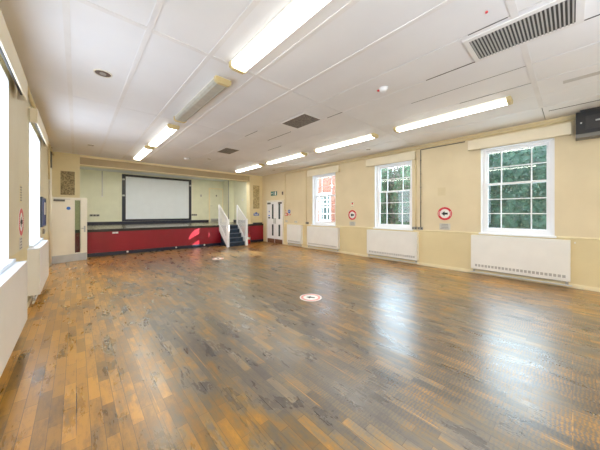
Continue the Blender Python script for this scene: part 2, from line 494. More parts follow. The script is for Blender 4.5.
# stage box
struct('wall_stage_back', MB().box(XL-.3, 8.2, YW, YW+.2, ZS, 3.75), 'stagewall')
struct('wall_stage_side', MB().box(XR, XR+.2, YP+.3, YW+.1, 0, 3.75), 'stagewall')
struct('wall_stage_side_left', MB().box(XL-.25, XL, YP+.3, YW+.1, 0, 3.75), 'stagewall')
struct('ceiling_stage', MB().box(XL-.3, XR+.3, YP+.38, YW+.1, 3.62, 3.75), 'stageceil')
struct('pillar_stage', MB().box(7.22, XR, 14.75, YW, ZS, 3.62), 'stagewall').name = 'wall_stage_pillar'

# stage platform
st = empty('stage', (3.5, YS, 0), 'raised stage with glossy red front, dark nosing and navy skirting', 'stage')
MB().box(XL, XR, YS+.02, YW, 0.001, ZS-.09).build('platform', 'navy', st)
MB().box(XL, XR, YS, YW, ZS-.09, ZS-.03).build('platform_edge', 'nosing', st)
MB().box(XL, XR, YS-.02, YS+.13, ZS-.095, ZS+.003, .006).build('nosing', 'nosing', st)
MB().box(XL, XR, YS+.13, YW, ZS-.03, ZS).build('stage_floor', 'stagefloor', st)
MB().box(XL, XR, YS, YS+.02, .12, ZS-.095).build('front_panel', 'red', st)
MB().box(XL, XR, YS-.02, YS+.02, .0, .125, .004).build('skirting', 'navy', st)
MB().box(XL, 7.22, YW-.025, YW, ZS, ZS+.15, .004).build('rear_skirting', 'navy', st)
MB().box(XR-.025, XR, YP+.36, 14.75, ZS, ZS+.15, .004).build('side_skirting', 'navy', st)
MB().box(XR-.6, XR, YP-.02, YP, ZS, ZS+.07, .004).build('pilaster_skirting', 'navy', st)
for x in (.98, 1.07): MB().box(x, x+.085, YS-.012, YS, .785, .845, .004).build('front_socket', 'socketw', st)
for x, z in ((1.44, .05), (3.15, .05), (4.35, .05)): MB().disc((x, YS-.024, z+.03), (0, 1, 0), .035, .012, 16).build('floor_socket', 'socketw', st)

# dado rail and baseboards
b = MB()
for y0, y1 in ((YB, .22), (1.60, 3.24), (4.59, 6.23), (7.59, 9.5)): b.box(XR-.022, XR, y0, y1, 1.02, 1.05, .005)
struct('trim_2', b, 'cream')
struct('baseboard_right', MB().box(XR-.02, XR, YB, 9.50, 0, .085, .004), 'cream')
b = MB().box(XL, XL+.02, YB, DY0-.1, 0, .085, .004)
struct('baseboard_left', b, 'cream')
struct('baseboard_back', MB().box(XL, XR, YB, YB+.02, 0, .085, .004), 'cream')

# ------------------------------------------------------------------ sash windows (right wall)
def sash_window(n, y0, y1, lbl):
    w = empty('window_%d' % n, (XR, y0, WZ0), lbl, 'window', kind='structure')
    x0 = XR + .10
    f = MB()   # outer lining and box frame
    f.box(XR-.01, XR+.30, y0, y0+.018, WZ0, WZ1); f.box(XR-.01, XR+.30, y1-.018, y1, WZ0, WZ1)
    f.box(XR-.01, XR+.30, y0, y1, WZ1-.018, WZ1)
    f.box(x0, x0+.12, y0, y0+.085, WZ0, WZ1, .004); f.box(x0, x0+.12, y1-.085, y1, WZ0, WZ1, .004)
    f.box(x0+.002, x0+.118, y0+.083, y1-.083, WZ1-.05, WZ1-.018, .004); f.box(x0+.002, x0+.118, y0+.083, y1-.083, WZ0+.01, WZ0+.08, .004)
    f.build('window_frame', 'white', w)
    MB().box(XR-.07, XR+.30, y0-.03, y1+.03, WZ0-.03, WZ0+.012, .006).build('window_sill', 'white', w)
    a, c = y0+.085, y1-.085; zm = 2.25
    def sash(z0, z1, X, rows, nm):
        s = MB(); t = .045
        s.box(X, X+.04, a, a+t, z0, z1, .003); s.box(X, X+.04, c-t, c, z0, z1, .003)
        s.box(X, X+.04, a+t, c-t, z0, z0+t+.01, .003); s.box(X, X+.04, a+t, c-t, z1-t, z1, .003)
        o = s.build('sash', 'white', w)
        q = MB(); A, C, Z0, Z1 = a+t, c-t, z0+t+.01, z1-t
        for k in (.235, .755): yy = C - (C-A)*k if False else A + (C-A)*k; q.box(X+.006, X+.032, yy-.011, yy+.011, Z0, Z1)
        for k in range(1, rows): zz = Z0+(Z1-Z0)*k/rows; q.box(X+.008, X+.030, A, C, zz-.011, zz+.011)
        q.build('glazing_bar', 'white', o)
        MB().box(X+.017, X+.021, A, C, Z0, Z1).build('pane', 'glass', o)
    sash(WZ0+.08, zm+.03, x0+.015, 3, 'lower'); sash(zm-.02, WZ1-.05, x0+.065, 2, 'upper')
    return w
sash_window(1, *RW[1], 'nearest white sash window with green hedge behind, above the widest radiator')
sash_window(2, *RW[2], 'middle white sash window with leafy trees behind, left of the black conduit')
sash_window(3, *RW[3], 'far white sash window looking onto a brick building')
sash_window(7, *RW[0], 'white sash window at the rear end of the right wall')

def left_window(n, y0, y1, lbl):
    w = empty('window_%d' % n, (XL, y0, .98), lbl, 'window', kind='structure')
    f = MB(); x1 = XL-.10
    f.box(XL-.30, XL+.005, y0, y0+.02, .98, 3.12); f.box(XL-.30, XL+.005, y1-.02, y1, .98, 3.12); f.box(XL-.30, XL+.005, y0, y1, 3.10, 3.12)
    f.box(x1-.12, x1, y0, y0+.08, .98, 3.12, .004); f.box(x1-.12, x1, y1-.08, y1, .98, 3.12, .004)
    f.box(x1-.118, x1-.002, y0+.078, y1-.078, 3.04, 3.10, .004); f.box(x1-.118, x1-.002, y0+.078, y1-.078, .99, 1.07, .004)
    f.box(x1-.10, x1-.03, y0, y1, 2.02, 2.08, .004)
    f.build('window_frame', 'white', w)
    q = MB()
    for k in (1/3, 2/3): q.box(x1-.08, x1-.05, y0+(y1-y0)*k-.011, y0+(y1-y0)*k+.011, 1.07, 3.04)
    for z in (1.39, 1.7, 2.4, 2.72): q.box(x1-.078, x1-.052, y0+.08, y1-.08, z-.011, z+.011)
    q.build('glazing_bar', 'white', w)
    MB().box(x1-.067, x1-.063, y0+.08, y1-.08, 1.07, 3.04).build('pane', 'glass', w)
    MB().box(XL-.30, XL+.06, y0-.03, y1+.03, .95, .992, .006).build('window_sill', 'sill', w)
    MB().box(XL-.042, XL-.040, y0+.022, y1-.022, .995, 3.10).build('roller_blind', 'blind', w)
left_window(4, *LWIN[1], 'bright overexposed window at the left edge of the photo')
left_window(5, *LWIN[2], 'narrow bright window on the left wall, beyond the round arrow sign')
left_window(6, *LWIN[0], 'white window at the rear end of the left wall')

# ------------------------------------------------------------------ pelmets
def pelmet(y0, y1, z0, z1, side, lbl, grp='boxed pelmets over the windows'):
    r = empty('pelmet', ((XR-.1) if side > 0 else XL, (y0+y1)/2, z0), lbl, 'pelmet', grp)
    if side > 0:
        a, c = XR-.11, XR
        MB().box(a, a+.018, y0, y1, z0, z1, .003).build('front_board', 'pelmet', r)
        MB().box(a+.018, c, y0, y1, z1-.018, z1).build('top_board', 'pelmet', r)
    else:
        a, c = XL+.11, XL
        MB().box(a-.018, a, y0, y1, z0, z1, .003).build('front_board', 'pelmet', r)
        MB().box(c, a-.018, y0, y1, z1-.018, z1).build('top_board', 'pelmet', r)
    for y in (y0, y1-.018): MB().box(min(a, c)+.018, max(a, c)-.018 if side < 0 else c, y, y+.018, z0, z1-.018).build('end_board', 'pelmet', r)
    MB().tube([((a+c)/2, y0+.03, z0+.08), ((a+c)/2, y1-.03, z0+.08)], .014).build('blind_rail', 'dark', r)
pelmet(.02, 1.81, 3.15, 3.385, 1, 'long cream pelmet over the nearest window, beside the black wall unit')
pelmet(3.15, 4.83, 3.15, 3.39, 1, 'cream pelmet over the middle window with tree view')
pelmet(6.04, 7.79, 3.13, 3.38, 1, 'cream pelmet over the far window with brick view')
pelmet(2.6, 4.98, 3.05, 3.32, -1, 'cream pelmet at the upper left edge over the nearest left window')
pelmet(6.15, 8.30, 3.08, 3.32, -1, 'second cream pelmet on the left wall, nearer the stage')

# ------------------------------------------------------------------ radiators
def radiator(y0, y1, lbl, z0=.14, z1=.97, side=1, nslot=26, depth=.13):
    s = side; X = XR if s > 0 else XL
    r = empty('radiator_cabinet', (X, (y0+y1)/2, 0), lbl, 'radiator', 'white radiator cabinets under the windows')
    xf = X - s*depth
    def bx(mb, a, b_, *q, **k): mb.box(min(a, b_), max(a, b_), *q, **k); return mb
    q_ = bx(MB(), xf, xf+s*.02, y0, y1, z0, z1, bev=.006); fp = q_.build('front_panel', 'rad', r)
    bx(MB(), xf+s*.02, X, y0, y1, z1-.02, z1, bev=.004).build('top_panel', 'sill' if s < 0 else 'rad', r)
    for y in (y0, y1-.02): bx(MB(), xf+s*.02, X-s*.001, y, y+.02, z0, z1-.02).build('side_panel', 'rad', r)
    bx(MB(), X-s*.09, X-s*.03, y0+.08, y1-.08, .12, z1-.15).build('heating_element', 'alu', r)
    if s > 0:
        g0, g1 = y0+.06, y1-.08
        fr = MB(); sl = MB(); zz0, zz1 = z0+.065, z0+.125
        fr.box(xf-.006, xf, g0, g1, zz0-.006, zz0, 0); fr.box(xf-.006, xf, g0, g1, zz1, zz1+.006)
        st_ = (g1-g0)/nslot
        for k in range(nslot+1): fr.box(xf-.006, xf, g0+k*st_-.009, g0+k*st_+.009, zz0, zz1)
        fr.build('outlet_grille', 'rad', fp)
        sl.box(xf-.003, xf+.002, g0, g1, zz0, zz1); sl.build('grille_backing', 'slot', fp)
    p = MB(); p.tube([(X-s*.07, y0-.02, .05), (X-s*.07, y1+.02, .05)], .014)
    for y in (y0+.05, y1-.05): p.tube([(X-s*.07, y, .05), (X-s*.07, y, .2)], .012)
    p.build('pipe', 'rad', r)
    for y in (y0+.05, y1-.05): MB().disc((X-s*.07, y, .095), (0, 0, 1), .022, .05, 14).build('valve', 'alu', r)
    return r
r = radiator(.03, 1.74, 'widest white radiator cabinet under the nearest right window', nslot=24, z1=.985)
MB().bar((XR-.09, -.03, .935), (XR, -.03, .935), .02, .03).build('bracket', 'rad', r)
radiator(3.08, 4.78, 'white radiator cabinet under the middle right window with tree view')
radiator(6.05, 7.77, 'white radiator cabinet under the far window with brick view')
radiator(8.16, 9.15, 'small square white radiator cabinet beside the white double doors', nslot=14, z1=1.0)
radiator(2.5, 4.55, 'white radiator cabinet at the left edge of the photo', side=-1, z0=.22, z1=.95, depth=.15)
radiator(6.02, 7.75, 'white radiator cabinet on the left wall nearer the stage', side=-1, z0=.17, z1=.95, depth=.15)

# ------------------------------------------------------------------ ceiling lights
LL, LW = 2.06, .23
def light_proto(lit, lbl):
    r = empty('ceiling_light', (0, 0, H), lbl, 'light', 'fluorescent batten lights in two rows')
    MB().box(-.10, .10, -LL/2, LL/2, H-.044, H-.007, .004).build('tray', 'tray', r)
    prof = [(-LW/2, H-.045), (-LW/2+.012, H-.088), (-LW/2+.045, H-.108), (LW/2-.045, H-.108), (LW/2-.012, H-.088), (LW/2, H-.045)]
    MB().prism([(x, -LL/2+.03, z) for x, z in prof], (0, LL-.06, 0)).build('diffuser', 'tube' if lit else 'offtube', r)
    pe = [(-LW/2-.008, H-.03), (-LW/2-.004, H-.092), (-LW/2+.036, H-.118), (LW/2-.036, H-.118), (LW/2+.004, H-.092), (LW/2+.008, H-.03)]
    for y in (-LL/2-.015, LL/2-.045): MB().prism([(x, y, z) for x, z in pe], (0, .06, 0)).build('end_cap', 'cap', r)
    return r
lit = light_proto(True, 'large lit fluorescent light at the top edge, nearest in the left row')
lit.location = (1.61, 2.0, H); 
off = light_proto(False, 'unlit grey fluorescent light in the left row, the only one switched off')
off.location = (1.61, 4.50, H)
for x, y, l in ((1.63, 7.08, 'lit fluorescent light beyond the unlit one in the left row'),
                (1.62, 9.5, 'lit fluorescent light in the left row closest to the stage'),
                (5.57, 1.75, 'long lit fluorescent light nearest in the right row, above the nearest window'),
                (5.58, 4.36, 'second lit fluorescent light from the front in the right row'),
                (5.57, 6.96, 'third lit fluorescent light from the front in the right row'),
                (5.57, 9.5, 'lit fluorescent light in the right row closest to the stage'),
                (1.61, -.6, 'unseen fill light added at the rear end of the hall in the left row'),  # rear fixtures added out of view as fill
                (3.6, -2.0, 'unseen fill light added at the rear end of the hall between the rows'),
                (5.57, -2.05, 'unseen fill light added at the rear end of the hall in the right row')):
    dup(lit, (x, y, H), l)
for x, l in ((1.3, 'unseen fill light added over the stage behind the header, left one'), (3.6, 'unseen fill light added over the stage behind the header, middle one'),
             (5.9, 'unseen fill light added over the stage behind the header, right one')):
    o = dup(lit, (x, 12.25, H), l); o.rotation_euler = (0, 0, PI/2)  # stage fixtures added out of sight to brighten the rear wall
    o = dup(lit, (x, 12.75, H), l.replace('over the stage', 'deeper over the stage')); o.rotation_euler = (0, 0, PI/2)

# ceiling vents
def vent(x0, x1, y0, y1, lbl):
    r = empty('ceiling_vent', ((x0+x1)/2, (y0+y1)/2, H), lbl, 'vent', 'dark square ceiling vents')
    MB().box(x0, x1, y0, y1, H-.012, H-.001).build('mesh_panel', 'vent', r)
    f = MB(); t = .02
    f.box(x0-t, x0, y0-t, y1+t, H-.014, H-.001); f.box(x1, x1+t, y0-t, y1+t, H-.014, H-.001)
    f.box(x0, x1, y0-t, y0, H-.014, H-.001); f.box(x0, x1, y1, y1+t, H-.014, H-.001)
    f.build('vent_frame', 'batten', r)
vent(3.42, 3.89, 3.64, 4.38, 'dark brown square ceiling vent between the two light rows, nearer one')
vent(3.42, 3.87, 7.15, 7.85, 'dark brown square ceiling vent between the light rows, farther one')
r = empty('air_grille', (3.66, .4, H), 'long slatted grey air grille in the ceiling at the top right', 'vent')
MB().box(3.41, 3.91, -.03, .84, H-.008, H-.001).build('backing', 'dark', r)
f = MB(); x0, x1, y0, y1 = 3.42, 3.90, -.02, .82
f.box(x0-.06, x0, y0-.06, y1+.05, H-.016, H-.002, .002); f.box(x1, x1+.05, y0-.06, y1+.05, H-.016, H-.002, .002)
f.box(x0, x1, y0-.06, y0, H-.016, H-.002, .002); f.box(x0, x1, y1, y1+.05, H-.016, H-.002, .002)
gf = f.build('grille_frame', 'batten', r)
f = MB(); n = 27
for k in range(n):
    y = y0 + (y1-y0)*(k+.5)/n; f.box(x0, x1, y-.0065, y+.0065, H-.018, H-.006)
f.build('louvre', 'slot', gf)

# ceiling small devices
def downlight(x, y, lbl, rr=.085, m='brown', ring='tray', group='recessed round ceiling fittings'):
    r = empty('recessed_fitting', (x, y, H), lbl, 'ceiling fitting', group)
    MB().disc((x, y, H-.006), (0, 0, 1), rr*.86, .006, 28).build('dark_baffle', m, r)
    MB().ring((x, y, H-.006), (0, 0, 1), rr*.84, rr, .012, 32).build('rim', ring, r)
    MB().disc((x, y, H-.012), (0, 0, 1), rr*.35, .008, 20).build('bulb_face', 'alu', r)
M['fitdark'] = mat('fitting_dark', '#6B5A50', .4, .2, 20)
downlight(.285, 4.55, 'brown recessed round fitting in the ceiling at upper left', .11, 'fitdark')
downlight(.32, 9.6, 'small recessed round fitting above the open white door', .085, 'fitdark')
downlight(3.67, 9.1, 'small recessed round fitting beyond the farther ceiling vent', .07, 'fitdark')
downlight(6.86, 4.35, 'small recessed round fitting above the middle window', .075, 'fitdark')
downlight(6.86, 9.4, 'small recessed round fitting above the white double doors', .075, 'fitdark')
r = empty('smoke_detector', (3.68, 2.05, H), 'white smoke detector with a red mark on the ceiling', 'smoke detector')
MB().lathe((3.68, 2.05, H-.045), [(.035, -.02), (.055, -.01), (.066, .02), (.07, .044)], 24).build('detector_body', 'whiteg', r, True)
MB().box(3.66, 3.70, 2.11, 2.16, H-.02, H-.001, .004).build('warning_light', 'redsign', r)
r = empty('dome_detector', (3.0, 9.5, H), 'white dome fitting on the ceiling in front of the stage', 'ceiling fitting')
MB().lathe((3.0, 9.5, H-.07), [(.03, 0), (.08, .02), (.10, .05), (.11, .069)], 24).build('dome', 'whiteg', r, True)
MB().ring((3.0, 9.5, H-.01), (0, 0, 1), .10, .125, .016).build('rim', 'alu', r)
tag(MB().disc((3.05, .58, H-.006), (0, 0, 1), .012, .012, 14).build('ceiling_sensor', 'redsign'), 'tiny red sensor on the ceiling left of the long air grille', 'sensor')
M['greypatch'] = mat('ceiling_grey', '#CFCCC9', .7, .05, 5)  # slightly greyer rectangle on the tiles
tag(MB().box(5.52, 5.64, -1.2, .10, H-.002, H+.001).build('ceiling_patch', 'greypatch'), 'grey rectangular patch on the ceiling', 'mark')

# ------------------------------------------------------------------ pipes and conduits, right wall
def runpipe(name, pts, rad_, m, lbl, cat='pipe', clips=()):
    if not clips: return tag(MB().tube(pts, rad_).build(name, m, None, True), lbl, cat)
    r = empty(name, pts[0], lbl, cat)
    MB().tube(pts, rad_).build('pipe_run', m, r, True)
    for p, ax in clips: MB().disc(p, ax, rad_*1.7, .02, 12).build('clip', m, r)
    return r
runpipe('heating_pipe', [(XR-.03, YB+.05, 3.46), (XR-.03, 9.4, 3.46)], .022, 'pipe', 'long cream pipe along the top of the right wall under the ceiling')
runpipe('heating_pipe', [(XR-.03, YB+.05, 3.52), (XR-.03, 5.0, 3.52)], .015, 'pipe', 'thin cream pipe tucked against the ceiling above the nearest windows')
runpipe('conduit', [(XR-.018, 1.9, 3.41), (XR-.018, 3.02, 3.41), (XR-.018, 3.02, 1.12)], .011, 'greypipe',
        'dark grey conduit dropping beside the middle window to a double socket', 'conduit',
        [((XR-.018, 3.02, z), (0, 0, 1)) for z in (1.45, 1.85, 2.3, 2.7, 3.1)])
runpipe('heating_pipe', [(XR-.02, 3.16, 3.14), (XR-.02, 3.16, 1.06)], .014, 'pipe', 'slim cream pipe down the wall right of the middle window')
runpipe('heating_pipe', [(XR-.02, 7.93, 3.43), (XR-.02, 7.93, 1.02)], .014, 'pipe', 'slim cream vertical pipe left of the far window')
runpipe('heating_pipe', [(XR-.02, 9.42, 3.43), (XR-.02, 9.42, 1.10)], .014, 'pipe', 'slim cream vertical pipe beside the double doors')
# left wall white pipe by door
runpipe('heating_pipe', [(XL+.035, 10.25, .0), (XL+.035, 10.25, 2.85)], .033, 'frame', 'white vertical pipe on the left wall beside the open door')
runpipe('heating_pipe', [(XL+.03, 9.95, 2.5), (XL+.03, 9.95, H)], .02, 'pipe', 'cream pipe rising to the ceiling near the left corner')
runpipe('conduit', [(XL+.03, 10.75, 2.9), (XL+.03, 10.75, H)], .02, 'greypipe', 'short dark conduit at the top of the left corner', 'conduit')
runpipe('heating_pipe', [(XL+.04, 5.3, 3.44), (XL+.04, 11.3, 3.44)], .025, 'pipe', 'cream pipe along the top of the left wall')

def socket(y, z, w, h, lbl, m='steel', n=2, X=XR, s=1, grp='wall sockets'):
    r = empty('wall_socket', (X, y, z), lbl, 'socket', grp)
    a, c = (X-.035, X-.0005) if s > 0 else (X+.0005, X+.035)
    bb = MB().box(a, c, y-w/2, y+w/2, z-h/2, z+h/2, .005).build('back_box', m, r)
    xf = a if s > 0 else c
    for k in range(n):
        yy = y + (k-(n-1)/2)*w*.55
        MB().box(xf-.003, xf+.003, yy-.016, yy+.016, z-.018, z+.014).build('socket_hole', 'dark', bb)
        MB().box(xf-.005, xf+.005, yy-.006, yy+.006, z+.018, z+.03).build('rocker', 'dark', bb)
socket(3.20, 1.085, .14, .08, 'steel double socket at the foot of the dark conduit, left one')
socket(3.03, 1.085, .14, .08, 'steel double socket at the foot of the dark conduit, right one')
socket(7.87, 1.10, .16, .09, 'steel socket box left of the far window sill')
socket(8.62, 1.13, .16, .09, 'pale double socket above the small radiator', 'socketw')
socket(9.32, 1.15, .16, .09, 'pale double socket below the fire point by the double doors', 'socketw')
socket(8.6, 1.10, .10, .12, 'steel switch on the left wall below the blue board', 'steel', 1, XL, -1)

# ------------------------------------------------------------------ signs
def arrow_pts(cy, cz, s, d=1):
    """left pointing arrow in the YZ plane; d=+1 points to +Y"""
    P = [(1, 0), (.05, .78), (.05, .34), (-.9, .30), (-.9, -.30), (.05, -.34), (.05, -.78)]
    return [(cy + d*p[0]*s, cz + p[1]*s) for p in P]
def round_sign(X, y, z, s, lbl, d=1, R=.185):
    r = empty('arrow_sign', (X, y, z), lbl, 'sign', 'round red ringed arrow signs on the walls')
    n = -s
    MB().disc((X+n*.004, y, z), (1, 0, 0), R, .006, 40).build('sign_face', 'paper', r)
    MB().ring((X+n*.008, y, z), (1, 0, 0), R*.68, R*.99, .003, 44).build('red_ring', 'redsign', r)
    MB().prism([(X+n*.0075, a, b_) for a, b_ in arrow_pts(y, z, R*.46, d)], (n*.003, 0, 0)).build('arrow', 'ink', r)
    t = MB()
    for sgn in (-1, 1):
        for k in range(5):
            a = (k-2)*.2; yy = y + sgn*math.cos(a)*R*.83; zz = z + math.sin(a)*R*.83
            t.box(min(X+n*.0095, X+n*.0115), max(X+n*.0095, X+n*.0115), yy-.010, yy+.010, zz-.006, zz+.006)
    t.build('ring_lettering', 'paper', r)
def notice(X, y, z, s, w, h, lbl, lines=4, face='paperg', lm='inkg', name='notice'):
    r = empty(name, (X, y, z), lbl, 'notice')
    n = -s; a, c = sorted((X+n*.0005, X+n*.004))
    MB().box(a, c, y-w/2, y+w/2, z-h/2, z+h/2).build('paper_sheet', face, r)
    t = MB(); a, c = sorted((X+n*.004, X+n*.006))
    for k in range(lines):
        zz = z + h*(.36 - .72*k/max(1, lines-1)); ww = w*random.uniform(.28, .42)
        t.box(a, c, y-ww, y+ww, zz-h*.035, zz+h*.035)
    t.build('printed_lines', lm, r)
    return r
round_sign(XR, 2.38, 1.525, 1, 'round red ringed sign with black left arrow right of the dark conduit')
notice(XR, 2.38, 1.165, 1, .27, .17, 'small grey printed notice under the arrow sign right of the conduit')
round_sign(XR, 5.47, 1.47, 1, 'round red ringed sign with black left arrow between far and middle windows')
notice(XR, 5.47, 1.15, 1, .26, .15, 'small grey printed notice under the arrow sign between the windows')
n_ = notice(XR, 5.47, 1.86, 1, .12, .2, 'small pale label with a red spot above the arrow sign', 2, 'pelmet')
MB().disc((XR-.007, 5.47, 1.89), (1, 0, 0), .035, .003, 20).build('red_spot', 'redsign', n_)
round_sign(XL, 5.38, 1.41, -1, 'round red ringed arrow sign on the left wall between the bright windows', -1, .2)
notice(XL, 5.38, 1.10, -1, .22, .18, 'small grey notice on the left wall under the arrow sign')
notice(XL, 5.38, 1.82, -1, .16, .26, 'faint printed notice on the left wall above the arrow sign', 6, 'wall_left')
# blue notice board left wall
r = empty('notice_board', (XL, 8.3, 1.56), 'blue felt notice board with white papers on the left wall', 'notice board')
MB().box(XL+.001, XL+.03, 7.98, 8.85, 1.25, 1.88, .003).build('board', 'boardblue', r)
f = MB()
for y in (7.96, 8.85): f.box(XL+.001, XL+.04, y, y+.025, 1.225, 1.905)
f.box(XL+.001, XL+.04, 7.985, 8.85, 1.88, 1.905); f.box(XL+.001, XL+.04, 7.985, 8.85, 1.225, 1.25)
f.build('board_frame', 'navy', r)
MB().box(XL+.031, XL+.034, 8.5, 8.8, 1.5, 1.8).build('pinned_paper', 'paper', r)
# beige patch on the right wall
M['patch'] = mat('filler_paint', '#DCCBA2', .6, .04)
tag(MB().box(XR-.002, XR+.001, 2.36, 2.56, 2.03, 2.25).build('filler_patch', 'patch'), 'faint square filled patch on the wall above the arrow sign', 'mark')

# exit sign
r = empty('exit_sign', (XR, 10.36, 2.55), 'green running man exit sign above the white double doors', 'sign')
MB().box(XR-.03, XR-.001, 10.10, 10.60, 2.44, 2.66, .004).build('sign_body', 'green', r)
p = MB(); xa, xb = XR-.033, XR-.0305
p.disc((XR-.032, 10.385, 2.615), (1, 0, 0), .018, .003, 14)
p.bar((XR-.032, 10.38, 2.595), (XR-.032, 10.35, 2.535), .02, .003); p.bar((XR-.032, 10.35, 2.535), (XR-.032, 10.39, 2.47), .014, .003)
p.bar((XR-.032, 10.35, 2.535), (XR-.032, 10.30, 2.48), .014, .003); p.bar((XR-.032, 10.37, 2.58), (XR-.032, 10.42, 2.55), .012, .003)
p.bar((XR-.032, 10.37, 2.585), (XR-.032, 10.32, 2.57), .012, .003)
p.box(xa, xb, 10.15, 10.25, 2.46, 2.64)
p.prism([(xb, a, b_) for a, b_ in arrow_pts(10.50, 2.55, .06, 1)], (-.003, 0, 0))
p.build('pictogram', 'paper', r)
r = empty('door_sensor', (XR, 9.62, 2.52), 'small brown box on the wall right of the exit sign', 'sensor')
MB().box(XR-.04, XR-.001, 9.58, 9.66, 2.44, 2.60, .006).build('sensor_body', 'fitdark', r)
MB().disc((XR-.041, 9.62, 2.55), (1, 0, 0), .016, .006, 14).build('lens', 'dark', r)
# fire point
r = empty('blue_sign', (XR, 9.13, 1.62), 'small round blue mandatory sign beside the double doors', 'sign')
MB().disc((XR-.005, 9.13, 1.62), (1, 0, 0), .09, .006, 28).build('sign_face', 'blue', r)
MB().box(XR-.0105, XR-.0085, 9.10, 9.16, 1.60, 1.65).build('pictogram', 'paper', r)
r = empty('fire_call_point', (XR, 9.32, 1.48), 'red fire alarm call point beside the double doors', 'alarm')
MB().box(XR-.05, XR-.001, 9.24, 9.38, 1.41, 1.55, .008).build('call_box', 'redsign', r)
MB().box(XR-.053, XR-.0505, 9.27, 9.35, 1.44, 1.52).build('glass_plate', 'paper', r)
r = empty('fire_notice', (XR, 9.10, 1.47), 'small red fire action sticker under the round blue sign', 'sign')
MB().box(XR-.004, XR-.0005, 9.02, 9.20, 1.44, 1.50).build('sticker_face', 'redsign', r)
MB().box(XR-.006, XR-.0042, 9.05, 9.17, 1.46, 1.48).build('white_text', 'paper', r)
r = empty('fire_notice', (XR, 9.38, 1.62), 'small orange square sticker above the red call point', 'sign')
M['orange'] = mat('sticker_orange', '#E58A5A', .5, .05)
MB().box(XR-.004, XR-.0005, 9.34, 9.44, 1.58, 1.67).build('sticker_face', 'orange', r)
MB().box(XR-.006, XR-.0042, 9.36, 9.42, 1.61, 1.64).build('white_text', 'paper', r)

# mesh panels on the pilasters + blue sign
def mesh_panel(x0, x1, z0, z1, m, lbl):
    r = empty('mesh_panel', ((x0+x1)/2, YP, z0), lbl, 'wall panel', 'textured panels either side of the stage')
    MB().box(x0, x1, YP-.012, YP-.0005, z0, z1).build('textured_sheet', m, r)
    f = MB(); t = .012
    f.box(x0-t, x0, YP-.016, YP-.0005, z0-t, z1+t); f.box(x1, x1+t, YP-.016, YP-.0005, z0-t, z1+t)
    f.box(x0, x1, YP-.016, YP-.0005, z0-t, z0); f.box(x0, x1, YP-.016, YP-.0005, z1, z1+t)
    f.build('panel_edge', 'pil', r)
mesh_panel(-.39, -.04, 2.15, 2.95, 'speaker', 'brown textured rectangular panel above the open door left of the stage')
mesh_panel(6.98, 7.38, 1.78, 3.02, 'speaker2', 'tall tan textured panel on the pillar right of the stage')
r = empty('blue_sign', (7.2, YP, 1.5), 'blue and white rectangular sign under the tall textured panel', 'sign')
MB().box(7.02, 7.36, YP-.005, YP-.0005, 1.40, 1.52).build('sign_face', 'blue', r)
MB().box(7.13, 7.25, YP-.005, YP-.0005, 1.521, 1.58).build('sign_top', 'blue', r)
b = MB(); b.box(7.05, 7.33, YP-.007, YP-.0052, 1.47, 1.49); b.box(7.08, 7.30, YP-.007, YP-.0052, 1.43, 1.45); b.build('white_text', 'paper', r)

# ------------------------------------------------------------------ open door (left)
hx, hy = -.565, 10.50
ang = math.atan2(.30, .82)
d1 = empty('door_1', (hx, hy, 0), 'open cream door with narrow vision panel and aluminium kick plate', 'door', kind='structure')
W = .875; dz = 2.03
def D(a, b_, t0, t1, z0, z1, bev=0): return MB().box(hx+a, hx+b_, hy+t0, hy+t1, z0, z1, bev, ang, (hx, hy, 0))
gx0, gx1, gz0, gz1 = .555, .70, .27, 1.95
lf = MB()
for q in ((.0, gx0, 0, dz), (gx1, W, 0, dz), (gx0, gx1, 0, gz0), (gx0, gx1, gz1, dz)):
    lf.box(hx+q[0], hx+q[1], hy-.022, hy+.022, q[2]+.008, q[3], 0, ang, (hx, hy, 0))
leaf = lf.build('door_leaf', 'door', d1)
D(gx0, gx1, -.003, .003, gz0, gz1).build('vision_panel', 'dglass', d1)
bd = MB()
for q in ((gx0-.012, gx0, gz0-.012, gz1+.012), (gx1, gx1+.012, gz0-.012, gz1+.012), (gx0, gx1, gz0-.012, gz0), (gx0, gx1, gz1, gz1+.012)):
    bd.box(hx+q[0], hx+q[1], hy-.028, hy+.028, q[2], q[3], 0, ang, (hx, hy, 0))
bd.build('glazing_bead', 'door', d1)
D(.01, W-.01, -.025, -.0225, .01, .24).build('kick_plate', 'alu', d1)
hb = D(W-.085, W-.045, -.028, -.0225, .92, 1.12, .001).build('handle_plate', 'alu', d1)
D(W-.16, W-.055, -.065, -.045, 1.03, 1.055, .004).build('handle', 'alu', hb)
o = MB().disc((hx+.40, hy-.025, 1.69), (0, 1, 0), .05, .005, 26)
bmesh.ops.rotate(o.bm, verts=o.bm.verts, cent=(hx, hy, 0), matrix=Matrix.Rotation(ang, 3, 'Z'))
o.build('fire_door_disc', 'blue', d1)
cl = D(.05, .30, -.075, -.0225, 1.90, 1.96, .005).build('door_closer', 'greypipe', d1)
D(.02, .42, -.095, -.08, 1.968, 1.98).build('closer_arm', 'alu', cl)
f = MB()
f.box(XL-.05, XL+.02, DY0-.08, DY0, 0, DZ+.07, .004); f.box(XL-.05, XL+.02, DY1, DY1+.05, 0, DZ+.07, .004); f.box(XL-.05, XL+.02, DY0, DY1, DZ, DZ+.07, .004)
f.build('door_frame', 'frame', d1)

